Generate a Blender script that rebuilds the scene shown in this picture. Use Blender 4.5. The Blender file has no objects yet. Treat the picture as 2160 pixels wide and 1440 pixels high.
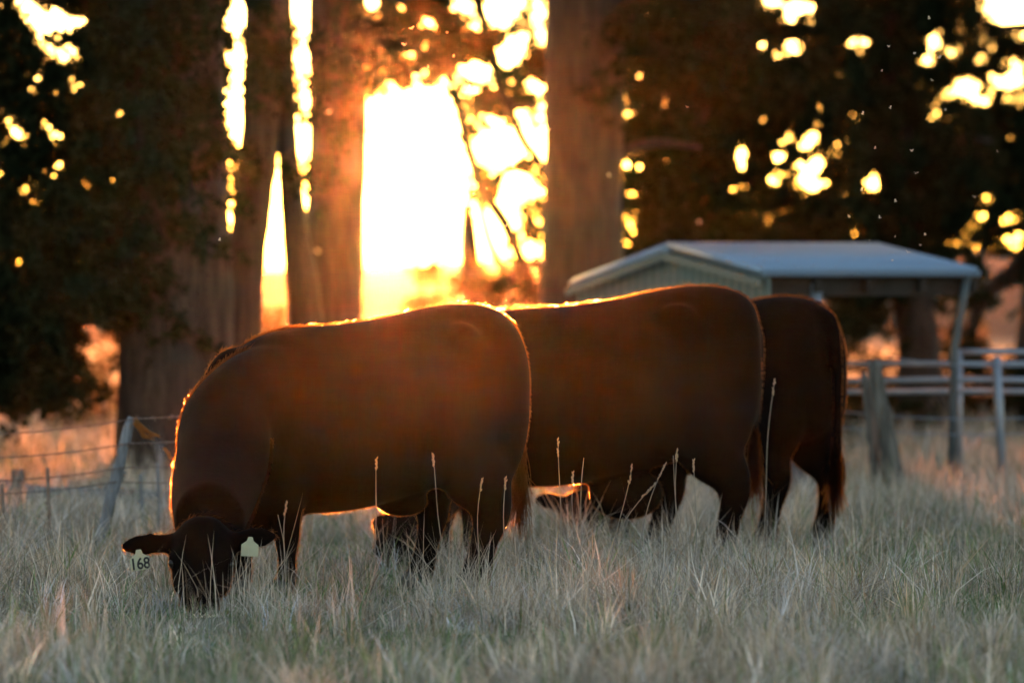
import bpy, bmesh, math, random
import numpy as np
from mathutils import Vector, Matrix, Quaternion
R = math.radians
S = bpy.context.scene
COL = S.collection
random.seed(7)
rng = np.random.default_rng(11)

# ------------------------------------------------------------------ camera, world, sun, exposure
CAM_H, FOC, HOR = 1.25, 12000.0, 700.0       # eye height, focal length and horizon row in photograph pixels
cam_d = bpy.data.cameras.new('camera')
cam = bpy.data.objects.new('camera', cam_d); COL.objects.link(cam)
cam_d.sensor_width = 36; cam_d.lens = 200
cam_d.clip_start = 0.5; cam_d.clip_end = 20000
cam_d.dof.use_dof = True; cam_d.dof.focus_distance = 25.9; cam_d.dof.aperture_fstop = 2.7
cam_d.dof.aperture_blades = 0
cam.location = (0, 0, CAM_H)
cam.rotation_euler = (R(90) - math.atan(20 / FOC), 0, 0)
S.camera = cam

SUN_EL, SUN_AZ = R(1.55), R(-1.0)            # azimuth from +Y towards +X
W = bpy.data.worlds.new('World'); S.world = W; W.use_nodes = True
nt = W.node_tree; nt.nodes.clear()
W.cycles.sampling_method = 'MANUAL'; W.cycles.sample_map_resolution = 4096
sky = nt.nodes.new('ShaderNodeTexSky'); sky.sky_type = 'NISHITA'; sky.sun_disc = False
sky.sun_elevation = SUN_EL; sky.sun_rotation = SUN_AZ
sky.altitude = 0; sky.air_density = 0.7; sky.dust_density = 0.8; sky.ozone_density = 0.85
bg = nt.nodes.new('ShaderNodeBackground'); bg.inputs['Strength'].default_value = 0.15
wo = nt.nodes.new('ShaderNodeOutputWorld')
nt.links.new(sky.outputs[0], bg.inputs['Color']); nt.links.new(bg.outputs[0], wo.inputs['Surface'])

sl = bpy.data.lights.new('sun', 'SUN'); sl.energy = 5.0; sl.angle = R(0.53); sl.color = (1.0, 0.26, 0.05)
sun = bpy.data.objects.new('sun', sl); COL.objects.link(sun)
sdir = Vector((math.sin(SUN_AZ) * math.cos(SUN_EL), math.cos(SUN_AZ) * math.cos(SUN_EL), math.sin(SUN_EL)))
sun.rotation_euler = (-sdir).to_track_quat('-Z', 'Y').to_euler()
sun.location = (-2, 100, 6)

S.view_settings.view_transform = 'Standard'; S.view_settings.look = 'None'
S.view_settings.gamma = 1.0; S.view_settings.exposure = 2.65
S.render.engine = 'CYCLES'
S.cycles.use_denoising = True; S.cycles.use_adaptive_sampling = False
S.cycles.max_bounces = 6; S.cycles.diffuse_bounces = 2; S.cycles.glossy_bounces = 2
S.cycles.transmission_bounces = 3; S.cycles.transparent_max_bounces = 8; S.cycles.volume_bounces = 0
S.cycles.sample_clamp_indirect = 4.0
S.cycles_curves.shape = 'RIBBONS'

def P(px, py, D):
    """the point that photograph pixel (px, py) shows at distance D"""
    return Vector(((px - 1080) / FOC * D, D, CAM_H - (py - HOR) / FOC * D))

# ------------------------------------------------------------------ helpers
def link(o, parent=None):
    COL.objects.link(o)
    if parent is not None: o.parent = parent
    return o

def tag(o, label=None, cat=None, group=None, kind=None):
    if label: o['label'] = label
    if cat: o['category'] = cat
    if group: o['group'] = group
    if kind: o['kind'] = kind
    return o

def empty(name, loc, rz=0.0):
    o = bpy.data.objects.new(name, None); COL.objects.link(o)
    o.location = loc; o.rotation_euler = (0, 0, rz); o.empty_display_size = 0.2
    return o

def mesh_obj(name, verts, faces, mat, parent=None, smooth=False):
    me = bpy.data.meshes.new(name)
    me.from_pydata([tuple(v) for v in verts], [], faces); me.update()
    if smooth: me.polygons.foreach_set('use_smooth', [True] * len(me.polygons))
    me.materials.append(mat)
    return link(bpy.data.objects.new(name, me), parent)

class MB:
    def __init__(s): s.v = []; s.f = []
    def add(s, vs, fs):
        n = len(s.v); s.v += [Vector(v) for v in vs]; s.f += [tuple(i + n for i in f) for f in fs]
    def box(s, c, size, rot=None):
        c = Vector(c); hx, hy, hz = size[0] / 2, size[1] / 2, size[2] / 2
        vs = [Vector((x, y, z)) for z in (-hz, hz) for y in (-hy, hy) for x in (-hx, hx)]
        if rot is not None: vs = [rot @ v for v in vs]
        s.add([v + c for v in vs], [(0, 2, 3, 1), (4, 5, 7, 6), (0, 1, 5, 4), (2, 6, 7, 3), (0, 4, 6, 2), (1, 3, 7, 5)])
    def tube(s, pts, rad, n=8, cap=True, up=None, flat=None, wob=0.0):
        """tube along pts; rad one number or one (a, b) pair per point: a sideways, b along 'up'"""
        pts = [Vector(p) for p in pts]; m = len(pts)
        if not isinstance(rad, (list, tuple)): rad = [rad] * m
        vs = []; prev = None
        for i, p in enumerate(pts):
            d = (pts[min(i + 1, m - 1)] - pts[max(i - 1, 0)])
            d = d.normalized() if d.length > 1e-9 else Vector((0, 0, 1))
            u = Vector(up) if up is not None else (prev if prev is not None else (Vector((0, 0, 1)) if abs(d.z) < .9 else Vector((0, 1, 0))))
            u = (u - d * u.dot(d))
            u = u.normalized() if u.length > 1e-6 else d.orthogonal().normalized()
            prev = u; w = d.cross(u)
            r = rad[i]; a, b = r if isinstance(r, (tuple, list)) else (r, r)
            for k in range(n):
                t = 2 * math.pi * k / n
                j = 1 + (random.uniform(-wob, wob) if wob else 0)
                vs.append(p + (w * (math.cos(t) * a) + u * (math.sin(t) * b)) * j)
        fs = [(i * n + k, i * n + (k + 1) % n, (i + 1) * n + (k + 1) % n, (i + 1) * n + k) for i in range(m - 1) for k in range(n)]
        if cap: fs += [tuple(range(n - 1, -1, -1)), tuple((m - 1) * n + k for k in range(n))]
        s.add(vs, fs)
    def build(s, name, mat, parent=None, smooth=False):
        return mesh_obj(name, s.v, s.f, mat, parent, smooth)

def spline(pts, n):
    """Catmull-Rom through rows of numbers"""
    a = np.array(pts, float); m = len(a)
    e = np.vstack([2 * a[0] - a[1], a, 2 * a[-1] - a[-2]])
    out = []
    for t in np.linspace(0, m - 1, n):
        i = min(int(t), m - 2); f = t - i
        p0, p1, p2, p3 = e[i], e[i + 1], e[i + 2], e[i + 3]
        out.append(.5 * (2 * p1 + (p2 - p0) * f + (2 * p0 - 5 * p1 + 4 * p2 - p3) * f * f + (3 * p1 - p0 - 3 * p2 + p3) * f ** 3))
    return np.array(out)

def fast_mesh(name, V, F_tri, mat, parent=None, col=None, F_quad=None):
    """big mesh from numpy arrays"""
    me = bpy.data.meshes.new(name)
    nt_ = len(F_tri) if F_tri is not None else 0; nq = len(F_quad) if F_quad is not None else 0
    me.vertices.add(len(V)); me.vertices.foreach_set('co', np.ascontiguousarray(V, np.float32).ravel())
    idx = []
    if nt_: idx.append(F_tri.ravel())
    if nq: idx.append(F_quad.ravel())
    idx = np.concatenate(idx).astype(np.int32)
    me.loops.add(len(idx)); me.loops.foreach_set('vertex_index', idx)
    me.polygons.add(nt_ + nq)
    st = np.concatenate([np.arange(nt_) * 3, nt_ * 3 + np.arange(nq) * 4]).astype(np.int32)
    me.polygons.foreach_set('loop_start', st)
    me.update(calc_edges=True)
    if col is not None:
        at = me.attributes.new('tint', 'FLOAT_COLOR', 'POINT')
        c4 = np.ones((len(V), 4), np.float32); c4[:, :3] = col
        at.data.foreach_set('color', c4.ravel())
    me.materials.append(mat)
    return link(bpy.data.objects.new(name, me), parent)

# ------------------------------------------------------------------ materials
def mat(name, col, col2=None, scale=5.0, rough=0.7, bump=0.0, bscale=None, stretch=(1, 1, 1), metal=0.0, spec=0.4, sheen=0.0, detail=4):
    m = bpy.data.materials.new(name); m.use_nodes = True
    n = m.node_tree.nodes; l = m.node_tree.links; b = n['Principled BSDF']
    b.inputs['Roughness'].default_value = rough; b.inputs['Metallic'].default_value = metal
    b.inputs['Specular IOR Level'].default_value = spec
    b.inputs['Base Color'].default_value = (*col, 1)
    if sheen: b.inputs['Sheen Weight'].default_value = sheen
    tc = n.new('ShaderNodeTexCoord'); mp = n.new('ShaderNodeMapping'); mp.inputs['Scale'].default_value = stretch
    l.new(tc.outputs['Object'], mp.inputs['Vector'])
    if col2:
        t = n.new('ShaderNodeTexNoise'); t.inputs['Scale'].default_value = scale; t.inputs['Detail'].default_value = detail
        r = n.new('ShaderNodeValToRGB'); r.color_ramp.elements[0].color = (*col, 1); r.color_ramp.elements[1].color = (*col2, 1)
        r.color_ramp.elements[0].position = .35; r.color_ramp.elements[1].position = .65
        l.new(mp.outputs[0], t.inputs['Vector']); l.new(t.outputs['Fac'], r.inputs[0]); l.new(r.outputs[0], b.inputs['Base Color'])
    if bump:
        t2 = n.new('ShaderNodeTexNoise'); t2.inputs['Scale'].default_value = bscale or scale * 3; t2.inputs['Detail'].default_value = 6
        bp = n.new('ShaderNodeBump'); bp.inputs['Strength'].default_value = bump; bp.inputs['Distance'].default_value = .02
        l.new(mp.outputs[0], t2.inputs['Vector']); l.new(t2.outputs['Fac'], bp.inputs['Height']); l.new(bp.outputs[0], b.inputs['Normal'])
    return m

def leaf_mat(name, col=None, trans=0.5, tcol=None, tint=False, gloss=0.0):
    """thin blades and hairs: diffuse plus light coming through"""
    m = bpy.data.materials.new(name); m.use_nodes = True
    n = m.node_tree.nodes; l = m.node_tree.links; n.clear()
    o = n.new('ShaderNodeOutputMaterial'); d = n.new('ShaderNodeBsdfDiffuse'); t = n.new('ShaderNodeBsdfTranslucent'); x = n.new('ShaderNodeMixShader')
    x.inputs[0].default_value = trans
    if tint:
        a = n.new('ShaderNodeAttribute'); a.attribute_name = 'tint'
        l.new(a.outputs['Color'], d.inputs['Color']); l.new(a.outputs['Color'], t.inputs['Color'])
    else:
        d.inputs['Color'].default_value = (*col, 1); t.inputs['Color'].default_value = (*(tcol or col), 1)
    l.new(d.outputs[0], x.inputs[1]); l.new(t.outputs[0], x.inputs[2])
    last = x
    if gloss:
        g = n.new('ShaderNodeBsdfGlossy'); g.inputs['Roughness'].default_value = .35; g.inputs['Color'].default_value = (.8, .8, .8, 1)
        y = n.new('ShaderNodeMixShader'); y.inputs[0].default_value = gloss
        l.new(x.outputs[0], y.inputs[1]); l.new(g.outputs[0], y.inputs[2]); last = y
    l.new(last.outputs[0], o.inputs['Surface'])
    return m

M_ground = mat('meadow_soil', (.075, .070, .045), (.13, .125, .075), 3.0, .95, .6, 30)
M_hill = mat('far_hill', (.09, .085, .05), (.06, .07, .035), .02, .95)
M_bark = mat('bark', (.030, .017, .012), (.075, .047, .036), 3.0, .9, 1.0, 8, (6, 6, .8))
M_needle = leaf_mat('needles', tint=True, trans=.22)
M_scrub = leaf_mat('scrub_leaves', tint=True, trans=.55)
M_grass = leaf_mat('grass_blades', tint=True, trans=.35, gloss=.04)
M_coat = mat('black_coat', (.0035, .0022, .002), (.007, .004, .0035), 5, .85, .06, 45, spec=.02)
M_hair = leaf_mat('coat_hair', (.020, .012, .010), .45, (.26, .13, .06), gloss=.006)
def hair_mat(name, col, rough):
    m = bpy.data.materials.new(name); m.use_nodes = True
    n = m.node_tree.nodes; l = m.node_tree.links; n.clear()
    o = n.new('ShaderNodeOutputMaterial'); h = n.new('ShaderNodeBsdfHairPrincipled'); h.parametrization = 'COLOR'
    h.inputs['Color'].default_value = (*col, 1); h.inputs['Roughness'].default_value = rough; h.inputs['Radial Roughness'].default_value = .5; h.inputs['IOR'].default_value = 1.22
    l.new(h.outputs[0], o.inputs['Surface']); return m
def fur_mat(name):
    m = bpy.data.materials.new(name); m.use_nodes = True
    n = m.node_tree.nodes; l = m.node_tree.links; n.clear()
    o = n.new('ShaderNodeOutputMaterial'); d = n.new('ShaderNodeBsdfDiffuse'); t = n.new('ShaderNodeBsdfRefraction'); x = n.new('ShaderNodeMixShader')
    d.inputs['Color'].default_value = (.006, .0035, .003, 1); t.inputs['Color'].default_value = (.55, .30, .15, 1)
    t.inputs['Roughness'].default_value = .32; t.inputs['IOR'].default_value = 1.12; x.inputs[0].default_value = .55
    l.new(d.outputs[0], x.inputs[1]); l.new(t.outputs[0], x.inputs[2]); l.new(x.outputs[0], o.inputs['Surface']); return m
M_hair = fur_mat('coat_hair')
M_eye = mat('eye_gloss', (.006, .004, .004), rough=.3, spec=.3)
M_hoof = mat('hoof_horn', (.02, .018, .016), (.05, .045, .04), 12, .5)
M_tag = mat('yellow_tag', (.46, .45, .32), (.40, .39, .28), 20, .5)
M_ink = mat('tag_ink', (.015, .015, .02), rough=.6)
M_roof = mat('galvanised_roof', (.25, .34, .47), (.30, .39, .52), 1.2, .42, metal=.25)
M_clad = mat('green_cladding', (.095, .15, .15), (.115, .175, .175), 1.5, .55)
M_clad2 = mat('grey_cladding', (.13, .14, .19), (.11, .12, .16), 1.5, .55)
M_steel = mat('galvanised_pipe', (.22, .26, .33), (.30, .34, .42), 6, .45, metal=.3)
M_pole = mat('dark_painted_pole', (.06, .075, .09), (.085, .10, .115), 6, .5)
M_rust = mat('rusty_wire', (.16, .10, .08), (.28, .22, .19), 30, .6, metal=.5)
M_wood = mat('weathered_wood', (.06, .055, .05), (.17, .155, .14), 3, .9, 1.0, 10, (9, 9, 1))
M_wood2 = mat('bleached_wood', (.15, .15, .165), (.29, .29, .32), 5, .85, .8, 12, (7, 7, 1))
M_log = mat('grey_log_bark', (.10, .095, .095), (.20, .19, .19), 3, .95, .8, 10, (1, 8, 8))
M_inside = mat('shade_dark_timber', (.022, .017, .014), (.04, .03, .026), 4, .9)  # timber colour darkened to carry the shade under the roof

# ------------------------------------------------------------------ ground
def gz(x, y):
    """height of the paddock; numpy or float"""
    b = .022 * np.sin(x * 1.3 + 1.1) * np.sin(y * .9 + .4) + .012 * np.sin(x * 3.1 + y * 2.3) + .010 * np.sin(x * 5.7 - y * 4.1 + 2)
    return b * np.clip((90 - y) / 40, 0, 1)

def make_ground():
    xs = np.concatenate([-np.geomspace(3000, 9, 26), np.linspace(-8, 8, 81), np.geomspace(9, 3000, 26)])
    ys = np.concatenate([np.linspace(-60, 10, 8), np.linspace(12, 60, 161), np.geomspace(63, 6000, 40)])
    X, Y = np.meshgrid(xs, ys); Z = gz(X, Y)
    V = np.stack([X, Y, Z], -1).reshape(-1, 3); nx = len(xs); ny = len(ys)
    i, j = np.meshgrid(np.arange(nx - 1), np.arange(ny - 1)); a = (j * nx + i).ravel()
    F = np.stack([a, a + 1, a + nx + 1, a + nx], -1)
    o = fast_mesh('ground', V, None, M_ground, F_quad=F); tag(o, kind='structure')
make_ground()

def make_hills():
    xs = np.linspace(-1500, 1500, 121); prof = 13 + 4 * np.sin(xs * .004 + 1) + 2.5 * np.sin(xs * .013) + 1.0 * np.sin(xs * .05)
    rows = [(900, -1.0), (980, .55), (1060, .93), (1200, 1.0), (1500, .6), (1900, -.2)]
    V = np.array([(x, y, h * p) for (y, h) in rows for x, p in zip(xs, prof)]); n = len(xs)
    i, j = np.meshgrid(np.arange(n - 1), np.arange(len(rows) - 1)); a = (j * n + i).ravel()
    o = fast_mesh('hills', V, None, M_hill, F_quad=np.stack([a, a + 1, a + n + 1, a + n], -1)); tag(o, kind='structure')
make_hills()

# ------------------------------------------------------------------ trees
# openings between the boughs of each tree where the sky shows: centre, half sizes, lean (photograph pixels at the tree's distance)
HOLES = [(66, 25, 15, 50, -.25), (100, 95, 10, 26, -.5), (128, 45, 30, 24, 0), (150, 112, 22, 20, 0), (160, 180, 13, 14, 0), (105, 15, 10, 14, 0),
         (25, 262, 10, 34, -.5), (50, 290, 9, 22, -.5), (104, 272, 9, 26, -.55), (122, 344, 10, 16, -.3), (60, 395, 9, 26, 0), (88, 424, 9, 9, 0), (8, 140, 12, 10, 0),
         (62, 150, 7, 7, 0), (5, 300, 8, 24, 0), (3, 365, 8, 12, 0), (190, 236, 8, 8, 0), (300, 165, 9, 32, 0), (306, 262, 9, 22, 0), (307, 309, 11, 9, 0), (292, 342, 12, 8, 0), (302, 400, 9, 13, 0),
         (200, 392, 6, 7, 0), (45, 555, 12, 10, 0), (178, 20, 10, 40, 0),
         (215, 735, 28, 46, .25), (235, 805, 26, 34, 0), (190, 690, 26, 16, 0), (175, 735, 22, 18, 0),
         (498, 20, 22, 36, 0), (500, 62, 14, 20, 0), (502, 110, 18, 30, 0), (497, 215, 20, 50, 0), (500, 275, 18, 34, 0), (502, 160, 10, 12, 0),
         (636, 20, 24, 34, 0), (641, 62, 16, 24, 0), (640, 128, 17, 24, 0), (643, 205, 12, 24, 0), (645, 290, 11, 50, 0),
         (578, 335, 9, 12, 0), (580, 450, 26, 100, 0), (574, 560, 34, 100, 0), (562, 650, 28, 80, 0),
         (785, 10, 18, 24, 0), (905, 50, 22, 20, 0), (868, 115, 16, 18, 0), (884, 155, 16, 14, 0), (915, 125, 14, 14, 0), (1055, 18, 42, 42, .2), (1080, 108, 30, 38, .3), (980, 12, 30, 22, 0), (1000, 150, 32, 28, 0), (1000, 55, 14, 12, 0),
         (1145, 75, 12, 14, 0), (1140, 22, 14, 20, 0), (950, 60, 12, 10, 0), (1128, 180, 18, 10, 0), (985, 95, 10, 12, 0), (940, 175, 20, 14, 0), (830, 180, 14, 12, 0), (850, 60, 12, 12, 0),
         (870, 230, 92, 44, 0), (880, 430, 106, 255, 0), (1060, 300, 60, 40, .2), (1150, 280, 14, 22, 0), (1146, 325, 14, 13, 0), (1040, 480, 40, 70, .35), (1088, 395, 34, 36, 0), (1103, 242, 13, 12, 0),
         (1310, 165, 8, 18, 0), (1316, 210, 9, 22, 0), (1308, 366, 8, 10, 0), (1314, 402, 7, 9, 0), (1336, 410, 10, 10, 0), (1330, 470, 7, 20, 0), (1325, 512, 6, 10, 0), (1330, 330, 5, 7, 0), (1340, 232, 8, 8, 0), (1345, 445, 5, 8, 0),
         (1620, 5, 22, 14, 0), (1650, 14, 14, 14, 0), (1690, 12, 34, 18, 0), (1674, 30, 14, 8, 0), (1707, 48, 10, 12, 0), (1658, 46, 14, 8, 0), (1670, 84, 12, 9, 0), (1668, 104, 20, 12, 0), (1695, 112, 12, 7, 0),
         (1728, 84, 9, 8, 0), (1805, 84, 12, 10, 0), (1828, 90, 12, 12, 0), (1870, 42, 12, 12, 0), (1790, 95, 10, 8, 0), (1875, 68, 7, 8, 0), (1795, 4, 10, 5, 0), (1808, 18, 8, 7, 0),
         (1966, 88, 14, 24, .3), (1957, 128, 16, 12, 0), (2000, 105, 14, 14, 0), (2014, 122, 10, 9, 0), (2026, 62, 10, 16, -.4), (2066, 122, 10, 12, 0), (2120, 25, 44, 42, -.3), (2155, 60, 26, 26, 0), (2150, 15, 40, 30, 0),
         (2040, 188, 26, 28, -.2), (2075, 210, 22, 13, 0), (1998, 195, 12, 9, 0), (2096, 168, 12, 16, 0), (2125, 172, 20, 18, 0), (2152, 165, 14, 22, 0), (2140, 135, 20, 12, 0), (1972, 215, 8, 9, 0), (1975, 242, 10, 9, 0), (2008, 238, 8, 9, 0), (2158, 205, 6, 8, 0),
         (1901, 276, 14, 14, 0), (1902, 292, 16, 12, 0), (1890, 336, 9, 10, 0), (1902, 348, 9, 9, 0), (1911, 370, 8, 14, 0), (1565, 294, 9, 9, 0), (1560, 328, 11, 14, 0), (1559, 363, 11, 14, 0), (1572, 350, 6, 12, 0),
         (1598, 268, 7, 7, 0), (1638, 270, 8, 8, 0), (1666, 288, 16, 12, 0), (1700, 304, 10, 14, 0), (1718, 292, 10, 14, 0), (1640, 330, 9, 8, 0), (1650, 365, 16, 8, 0), (1690, 345, 18, 10, 0), (1722, 350, 20, 16, 0), (1700, 372, 22, 10, 0), (1714, 390, 28, 14, 0), (1735, 335, 10, 18, 0),
         (1828, 396, 12, 12, 0), (1856, 386, 16, 20, 0), (1842, 372, 12, 12, 0), (1768, 320, 6, 7, 0), (1780, 405, 6, 6, 0), (2084, 415, 10, 9, 0), (2135, 456, 12, 12, 0), (2112, 466, 16, 7, 0), (2150, 498, 14, 14, 0), (2118, 502, 10, 8, 0),
         (2115, 562, 26, 22, 0), (2090, 545, 10, 10, 0), (2085, 605, 16, 14, 0), (2146, 520, 14, 12, 0), (2060, 530, 12, 10, 0), (2150, 620, 22, 20, 0), (2110, 610, 18, 14, 0),
         (1886, 665, 12, 13, 0), (2010, 666, 8, 12, 0), (1975, 665, 9, 10, 0), (1850, 735, 26, 30, 0), (1810, 760, 24, 24, 0), (2120, 700, 30, 34, 0), (2060, 650, 12, 12, 0), (2100, 655, 16, 12, 0), (2120, 650, 14, 20, 0), (1830, 600, 16, 8, 0), (1790, 610, 12, 10, 0)]

def tuft_mesh(name, C, mat_, parent, base, n=8, L=(.06, .13), Wd=(.012, .024), droop=.35, var=.35, ppm=None):
    """needle tufts at the points C: n thin leaves each, one mesh"""
    m = len(C); N = m * n
    c = np.repeat(C, n, 0)
    d = rng.normal(size=(N, 3)); d[:, 2] -= droop; d /= np.linalg.norm(d, axis=1)[:, None]
    s = np.cross(d, rng.normal(size=(N, 3))); s /= np.linalg.norm(s, axis=1)[:, None] + 1e-9
    ln = rng.uniform(*L, N)[:, None]; w = rng.uniform(*Wd, N)[:, None]
    if ppm:
        bad = np.zeros(N, bool)
        for t_ in (.15, .6, 1.0):
            q_ = c + d * ln * t_; bad |= in_holes(q_[:, 0] * ppm + 1080, HOR - (q_[:, 2] - CAM_H) * ppm, True)
        ok = ~bad; c, d, s, ln, w = c[ok], d[ok], s[ok], ln[ok], w[ok]; nk = np.repeat(np.arange(m), n)[ok]; N = len(c)
    else: nk = np.repeat(np.arange(m), n)
    a = c + d * .01; b = c + d * ln * .5 + s * w; e = c + d * ln; f = c + d * ln * .5 - s * w
    V = np.stack([a, b, e, f], 1).reshape(-1, 3)
    q = np.arange(N) * 4
    F = np.stack([q, q + 1, q + 2, q + 3], -1)
    k = rng.uniform(1 - var, 1 + var, m)[nk] * rng.uniform(.8, 1.2, N)
    mixg = rng.random(m)[nk][:, None]
    colr = (np.array(base[0]) * (1 - mixg) + np.array(base[1]) * mixg) * k[:, None]
    return fast_mesh(name, V, None, mat_, parent, np.repeat(colr, 4, 0), F)

# pinholes in thin foliage: they blur into small round discs
_h = np.random.default_rng(5)
for (x0, x1, y0, y1, n_) in ((0, 330, 0, 470, 34), (1560, 2160, 0, 310, 70), (1540, 1780, 260, 410, 34), (1290, 1360, 120, 530, 14), (780, 980, 0, 190, 26), (985, 1150, 100, 420, 16), (1830, 2160, 420, 700, 40), (1400, 1560, 0, 500, 10), (480, 520, 0, 320, 6)):
    for _ in range(n_):
        q = _h.uniform(1.0, 4.5); HOLES.append((_h.uniform(x0, x1), _h.uniform(y0, y1), q, q * _h.uniform(.8, 1.6), 0))
def in_holes(px, py, fine=False):
    h = np.zeros(len(px), bool)
    for (cx, cy, rx, ry, lean) in HOLES:
        if fine != (rx < 5): continue
        x = px - cx + lean * (py - cy) * 1.0
        m = 2.5 if rx < 5 else (8 if cx < 420 and cy < 600 else 4)
        h |= (x / (rx + m)) ** 2 + ((py - cy) / (ry + m)) ** 2 < 1
    return h

def crown_points(D, ells, per_m2, thick=.8, bough=.35, holes=True):
    """tuft positions: boughs scattered in ellipses given in photograph pixels at distance D"""
    ppm = FOC / D; out = []
    for (cx, cy, rx, ry, wgt) in ells:
        area = math.pi * rx * ry / ppm ** 2
        nb = max(3, int(area * per_m2 * 2.0 * wgt / 14))
        t = rng.uniform(0, 2 * math.pi, nb); r = np.sqrt(rng.random(nb))
        bx = cx + np.cos(t) * r * rx; by = cy + np.sin(t) * r * ry
        # each bough: tufts strung along a drooping line
        ang = rng.normal(0, .5, nb) + np.where(rng.random(nb) < .5, 0, math.pi)
        u = rng.uniform(-1, 1, (nb, 14)); L = rng.uniform(.5, 1.3, nb)[:, None] * bough * ppm
        X = bx[:, None] + np.cos(ang)[:, None] * u * L + rng.normal(0, .05 * ppm, (nb, 14))
        Y = by[:, None] + np.sin(ang)[:, None] * u * L * .7 + .25 * L * u * u + rng.normal(0, .06 * ppm, (nb, 14))
        yy = D + np.repeat(rng.uniform(-thick, thick, nb)[:, None], 14, 1) + rng.normal(0, .06, (nb, 14))
        out.append(np.stack([X.ravel(), Y.ravel(), yy.ravel()], -1))
    a = np.vstack(out)
    if holes: a = a[~in_holes(a[:, 0], a[:, 1])]
    V = np.stack([(a[:, 0] - 1080) / ppm, a[:, 2], CAM_H - (a[:, 1] - HOR) / ppm], -1)
    return V[V[:, 2] > (.25 if holes else .02)]

NEEDLE = ((.012, .018, .008), (.030, .036, .017))
def trunk_mb(mb, D, rows, n=14, dy=0.0, wob=.05):
    """rows of (px centre, py, half width px) at distance D"""
    a = spline(rows, len(rows) * 5)
    pts = [Vector(P(r[0], r[1], D)) + Vector((0, dy, 0)) for r in a]
    mb.tube(pts, [max(.012, r[2] / FOC * D) for r in a], n, wob=wob, up=(0, 1, .01))

def tree(name, label, D, trunk, limbs, ells, per=560, base=NEEDLE, group='pines of the windbreak', thick=.8, holes=True, at=None, tn={}):
    bx = trunk[0][-1][0] if trunk else at
    root = empty(name, ((bx - 1080) / FOC * D, D, 0)); tag(root, label, 'tree', group)
    off = Matrix.Translation(-root.location)
    def place(o):
        o.data.transform(off); return o
    for st in trunk:
        mb = MB(); trunk_mb(mb, D, st); o = place(mb.build('trunk', M_bark, root, True))
    for lb in limbs:
        mb = MB(); trunk_mb(mb, D, lb, 8, dy=random.uniform(-.3, .3)); place(mb.build('limb', M_bark, root, True))
    if ells:
        C = crown_points(D, ells, per, thick, holes=holes)
        place(tuft_mesh('crown', C, M_needle, root, base, ppm=(FOC / D if holes else None), **tn))
    return root

# big double trunk on the left
tree('pine_tree', 'broad dark pine with fluted double trunk behind the leaning pale fence post', 48,
     [[(372, -1100, 40), (368, -400, 62), (358, 0, 84), (352, 300, 92), (345, 600, 96), (345, 800, 98), (350, 1000, 112), (352, 1130, 140)],
      [(425, -900, 30), (430, -300, 36), (428, 100, 44), (432, 400, 50), (440, 700, 52), (432, 950, 54), (425, 1120, 66)]],
     [[(340, 250, 30), (230, 60, 18), (110, -60, 12), (20, -120, 7)], [(320, 560, 26), (210, 470, 16), (100, 420, 10), (-20, 420, 5)], [(380, -100, 24), (470, -200, 16), (560, -380, 8)],
      [(300, 640, 16), (200, 610, 11), (60, 640, 8), (-40, 690, 4)]],
     [(120, 200, 260, 260, 1.0), (-60, 300, 200, 400, 1), (330, 120, 190, 260, .7), (100, 560, 230, 150, 1.1), (60, 740, 170, 115, 1.2), (-120, 700, 160, 150, 1), (180, 640, 90, 70, .9),
      (390, 400, 90, 130, .6), (350, 700, 90, 60, .35), (150, -350, 420, 350, .6), (-300, 100, 250, 500, .5), (300, -900, 400, 350, .4), (230, 250, 90, 260, 1.1), (20, 860, 90, 22, .5), (430, -80, 110, 120, .8)])
tree('pine_tree', 'straight reddish pine trunk between the two narrow slits of light', 50,
     [[(570, -1000, 26), (566, -300, 40), (564, 0, 47), (556, 180, 44), (546, 330, 40), (528, 480, 40), (510, 620, 42), (505, 760, 46), (505, 940, 50), (505, 1045, 60)],
      [(590, -60, 24), (600, 180, 22), (608, 330, 22), (622, 480, 28), (640, 620, 36), (650, 780, 40), (655, 1030, 50)]],
     [[(540, 60, 14), (500, -60, 9), (460, -180, 5)], [(590, -300, 16), (700, -420, 10)]],
     [(560, -350, 220, 260, .5), (560, -900, 350, 320, .4), (500, 20, 40, 80, .25), (500, 120, 35, 80, .25), (638, 95, 30, 50, 2.2), (640, 168, 26, 10, 7), (642, 238, 24, 8, 8), (650, 360, 22, 36, 3), (497, 160, 26, 8, 6), (500, 330, 28, 30, 3), (500, 85, 26, 8, 5)], per=420)
tree('pine_tree', 'thick pine trunk glowing at its edge immediately left of the low sun', 54,
     [[(712, -1100, 40), (712, -300, 55), (712, 0, 60), (712, 300, 60), (705, 500, 62), (700, 680, 66), (700, 850, 72), (700, 998, 92)]],
     [[(760, -150, 16), (880, -260, 11), (1000, -300, 6)], [(700, -40, 14), (820, -20, 9), (905, 60, 5), (960, 110, 3)], [(745, 110, 9), (820, 130, 6), (880, 190, 3)]],
     [(700, -420, 240, 300, .6), (840, 40, 90, 90, 2.6), (890, 100, 90, 80, 2.6), (830, 140, 60, 60, 2.2), (940, 60, 60, 110, 1.6), (700, -900, 350, 300, .4), (900, -200, 200, 160, .8), (960, 30, 60, 60, .6)], per=430)
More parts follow.
